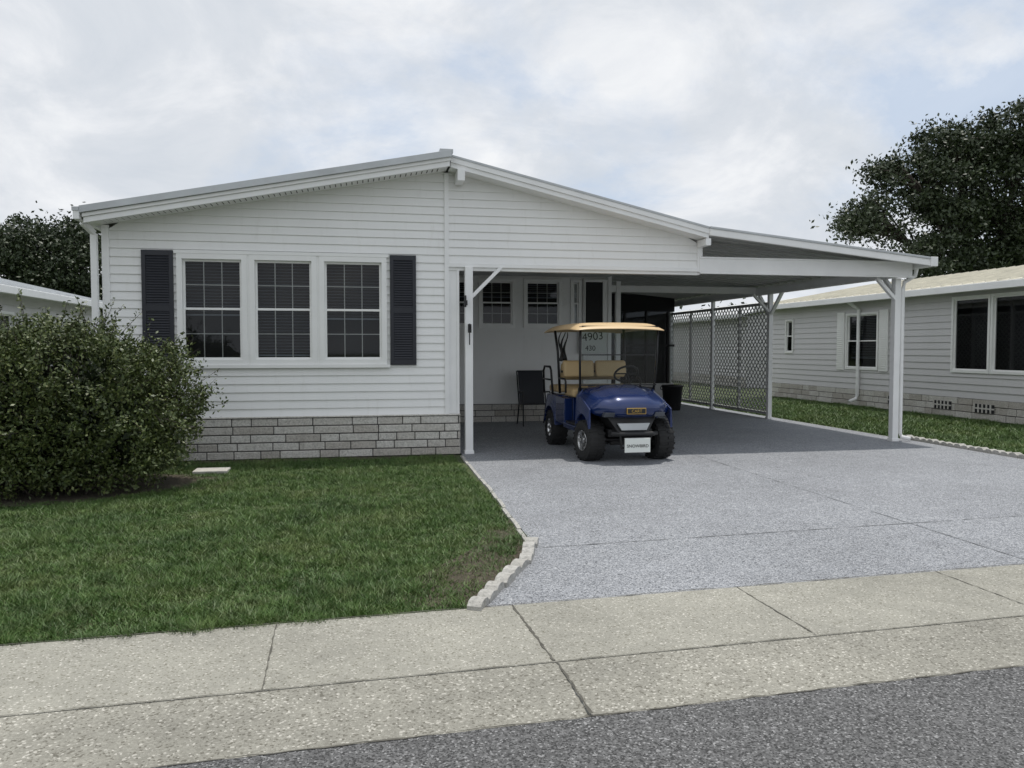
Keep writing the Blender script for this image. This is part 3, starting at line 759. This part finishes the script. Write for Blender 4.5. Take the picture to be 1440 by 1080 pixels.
# ------------------------------------------------------------ trees
def tree(name,base,ells,nclump,nleaf,cs,L,W,trunk_r,seed,hz,th=-.12,fr=.45):
    r=np.random.default_rng(seed); P=empty(name)
    vol=np.array([(e[3]*e[4]*e[5])**.8 for e in ells]); vol=vol/vol.sum(); cl=[]
    while len(cl)<nclump:
        e=ells[r.choice(len(ells),p=vol)]; d=r.normal(size=3); d/=np.linalg.norm(d); rr=r.uniform(.2,1)**.45
        p=np.array(e[:3])+d*np.array(e[3:])*rr*(1+.25*noise.noise(Vector(d)*3+Vector((seed,e[0],0))))
        if noise.noise(Vector(p)*fr+Vector((seed,0,0)))<th: continue
        cl.append(p)
    cl=np.array(cl); C=[]
    for p in cl:
        n=int(nleaf*r.uniform(.4,1.6)); q=r.normal(size=(n,3))*cs*r.uniform(.5,1.3); q[:,2]*=.55; C.append(p+q)
    bulk('crown',leaves(np.concatenate(C),L,W,0),None,'leafoak',P,4)
    b=B(); base=Vector(base); top=base+Vector((.2,0,hz))
    b.tube([base-Vector((0,0,.1)),base+Vector((.1,0,hz*.35)),top],trunk_r,'bark',10,r2=trunk_r*.75)
    for e in ells:
        c=Vector(e[:3]); mid=top.lerp(c,.5)+Vector((r.normal()*.4,r.normal()*.4,.3)); b.tube([top-Vector((0,0,.2)),mid,c],trunk_r*.5,'bark',7,r2=trunk_r*.16)
        idx=[k for k in range(len(cl)) if np.linalg.norm((cl[k]-np.array(e[:3]))/np.array(e[3:]))<1.15]
        r.shuffle(idx)
        for k in idx[:34]:
            q=Vector(cl[k]); s=mid.lerp(c,r.uniform(.2,1)); b.tube([s,s.lerp(q,.5)+Vector((0,0,.2)),q],trunk_r*.12,'bark',5,r2=.015)
    b.obj('trunk_and_limbs',P,smooth=True)
tree('oak_tree',(28,32,0),[(27.9,31,8.2,2.9,2.5,2.6),(23.2,30.5,8.9,1.9,1.6,1.3),(21.9,30.5,7.0,1.6,1.5,1.0),(23.7,30,5.3,1.7,1.6,.9),(25.4,30.5,7.2,1.8,1.6,1.5),(29.6,31,11.0,2.6,2.2,1.8),(25.9,31,10.5,1.8,1.7,1.1),(33,31,7,3,3,3),(26.8,31,4.9,2.2,2,1.0),(30.5,31,6.2,2.2,2,2)],620,170,.40,.20,.10,.42,11,3.2,-.16,.8)
tree('oak_tree',(-11.5,36,0),[(-12.2,36,4.6,2.6,2.5,2.4),(-15,36,3.8,2.3,2.3,2.3),(-9.6,36,3.9,2.2,2.2,2.4)],420,170,.36,.17,.09,.3,5,1.8)
tree('oak_tree',(-20,34,0),[(-20,34,4.0,4.2,3,2.8),(-17,34,3.2,2.2,2.4,2.1)],300,130,.45,.2,.11,.3,6,1.8)
C=[]
for i in range(1500):
    x=rng.uniform(-70,110); y=90+rng.normal()*3; h=4.5+2.2*noise.noise(Vector((x*.08,0,0)))
    p=np.array([x,y,rng.uniform(.1,1)*h]); C.append(p+rng.normal(size=(36,3))*np.array([1.3,.8,.8]))
bulk('distant_tree_line',leaves(np.concatenate(C),.6,.4,0),None,'leafoak',None,4)

# ------------------------------------------------------------ grass
n=900000
x=rng.uniform(-9,1.4,n); y=4.36+(11.1-4.36)*rng.random(n)**1.35
e1=fastnoise(x,y,18,3)
xe=np.where(y>5.9,1.33,.60+(y-4.46)*.47)-.02
k=(x<xe+.025*e1)&(y>4.415+S*x+.022*e1)&(x>-9.0)
x=x[k];y=y[k]
nz=fastnoise(x,y,4,1); nz2=fastnoise(x,y,14,5)
bed=((x+3.35)/1.6)**2+((y-9.4)/.95)**2
dirt=np.exp(-(((x-.85)/.30)**2+((y-5.2)/.55)**2))
dirt2=np.clip((y-10.8)/.35,0,1)
pk=1-np.clip(1.3*(1.05-bed)*6+nz2*.3,0,1); pk*=1-.70*np.clip(dirt*1.3+nz2*.35*(dirt>.1),0,1); pk*=1-.75*dirt2; pk*=.5+.5*np.clip(nz*.7+nz2*.6+.65,0,1)
k=rng.random(len(x))<pk; x=x[k];y=y[k]
x2=rng.uniform(8.98,12.75,110000); y2=rng.uniform(5,22,110000)
x3=rng.uniform(-7,-3.5,30000); y3=rng.uniform(11,24,30000)
def mk(x,y,hmul,wmul,z=-.012):
    n=len(x); h=rng.uniform(.014,.046,n)*hmul*(1+.4*fastnoise(x,y,3,9)+.4*fastnoise(x,y,16,2)); h=np.clip(h,.010,.085); a=rng.uniform(0,2*math.pi,n); lean=rng.uniform(.3,1.8,n)*h; w=rng.uniform(.0022,.0045,n)*wmul
    t=rng.uniform(0,2*math.pi,n)
    p0=np.stack([x-np.cos(a)*w,y-np.sin(a)*w,np.full(n,z)],1); p1=np.stack([x+np.cos(a)*w,y+np.sin(a)*w,np.full(n,z)],1)
    p2=np.stack([x+np.cos(t)*lean,y+np.sin(t)*lean,z+h],1)
    return np.stack([p0,p1,p2],1).reshape(-1,3)
bulk('lawn_grass',np.concatenate([mk(x,y,1,1.1),mk(x2,y2,1.5,2.5),mk(x3,y3,1.5,3)]),None,'grass',None,3)

# ------------------------------------------------------------ camera, sun, world
cam=bpy.data.cameras.new('camera'); co=bpy.data.objects.new('camera',cam); COL.objects.link(co); SC.camera=co
cam.sensor_width=36; cam.lens=28; cam.clip_end=2000; cam.clip_start=.05
co.location=(0,0,1.5); co.rotation_euler=(math.pi/2-math.atan(50/1120),0,-math.radians(11))
sd=Vector((.10,.13,1)).normalized()
sun=bpy.data.lights.new('sun','SUN'); sun.energy=2.7; sun.angle=math.radians(1.5); sun.color=(1,.96,.90)
so=bpy.data.objects.new('sun',sun); COL.objects.link(so); so.rotation_euler=sd.to_track_quat('Z','Y').to_euler(); so.location=(0,0,30)
w=bpy.data.worlds.new('World'); SC.world=w; w.use_nodes=True; nt=w.node_tree; bg=nt.nodes['Background']
sky=N(nt,'ShaderNodeTexSky'); sky.sky_type='NISHITA'; sky.sun_disc=False
sky.sun_elevation=math.asin(sd.z); sky.sun_rotation=math.atan2(sd.x,sd.y)
tc=N(nt,'ShaderNodeTexCoord'); sp_=N(nt,'ShaderNodeSeparateXYZ'); nt.links.new(tc.outputs['Generated'],sp_.inputs[0])
ad=N(nt,'ShaderNodeMath',operation='ADD'); mx_=N(nt,'ShaderNodeMath',operation='MAXIMUM'); mx_.inputs[1].default_value=0; nt.links.new(sp_.outputs[2],mx_.inputs[0]); nt.links.new(mx_.outputs[0],ad.inputs[0]); ad.inputs[1].default_value=.45
dx=N(nt,'ShaderNodeMath',operation='DIVIDE'); dy=N(nt,'ShaderNodeMath',operation='DIVIDE')
nt.links.new(sp_.outputs[0],dx.inputs[0]);nt.links.new(ad.outputs[0],dx.inputs[1]);nt.links.new(sp_.outputs[1],dy.inputs[0]);nt.links.new(ad.outputs[0],dy.inputs[1])
cb=N(nt,'ShaderNodeCombineXYZ'); nt.links.new(dx.outputs[0],cb.inputs[0]);nt.links.new(dy.outputs[0],cb.inputs[1]); nt.links.new(sp_.outputs[2],cb.inputs[2])
n1=noi(nt,1.9,11,.60,cb.outputs[0],dist=.25); n2=noi(nt,3.6,12,.60,cb.outputs[0],dist=.35)
cloud=ramp(nt,n2,[(.34,(6.2,6.65,7.25)),(.48,(6.9,7.25,7.75)),(.56,(7.7,7.95,8.35)),(.68,(8.8,8.95,9.15))])
blue=mixc(nt,.8,sky.outputs[0],(5.7,6.7,8.2))
xr=N(nt,'ShaderNodeMath',operation='MULTIPLY_ADD'); nt.links.new(sp_.outputs[0],xr.inputs[0]); xr.inputs[1].default_value=-.14; nt.links.new(n1,xr.inputs[2])
mask=ramp(nt,xr.outputs[0],[(.34,.2),(.42,.75),(.49,1.0)])
nt.links.new(mixc(nt,mask,blue,cloud),bg.inputs[0]); bg.inputs[1].default_value=.104
SC.view_settings.view_transform='Standard'; SC.view_settings.look='None'; SC.view_settings.exposure=0
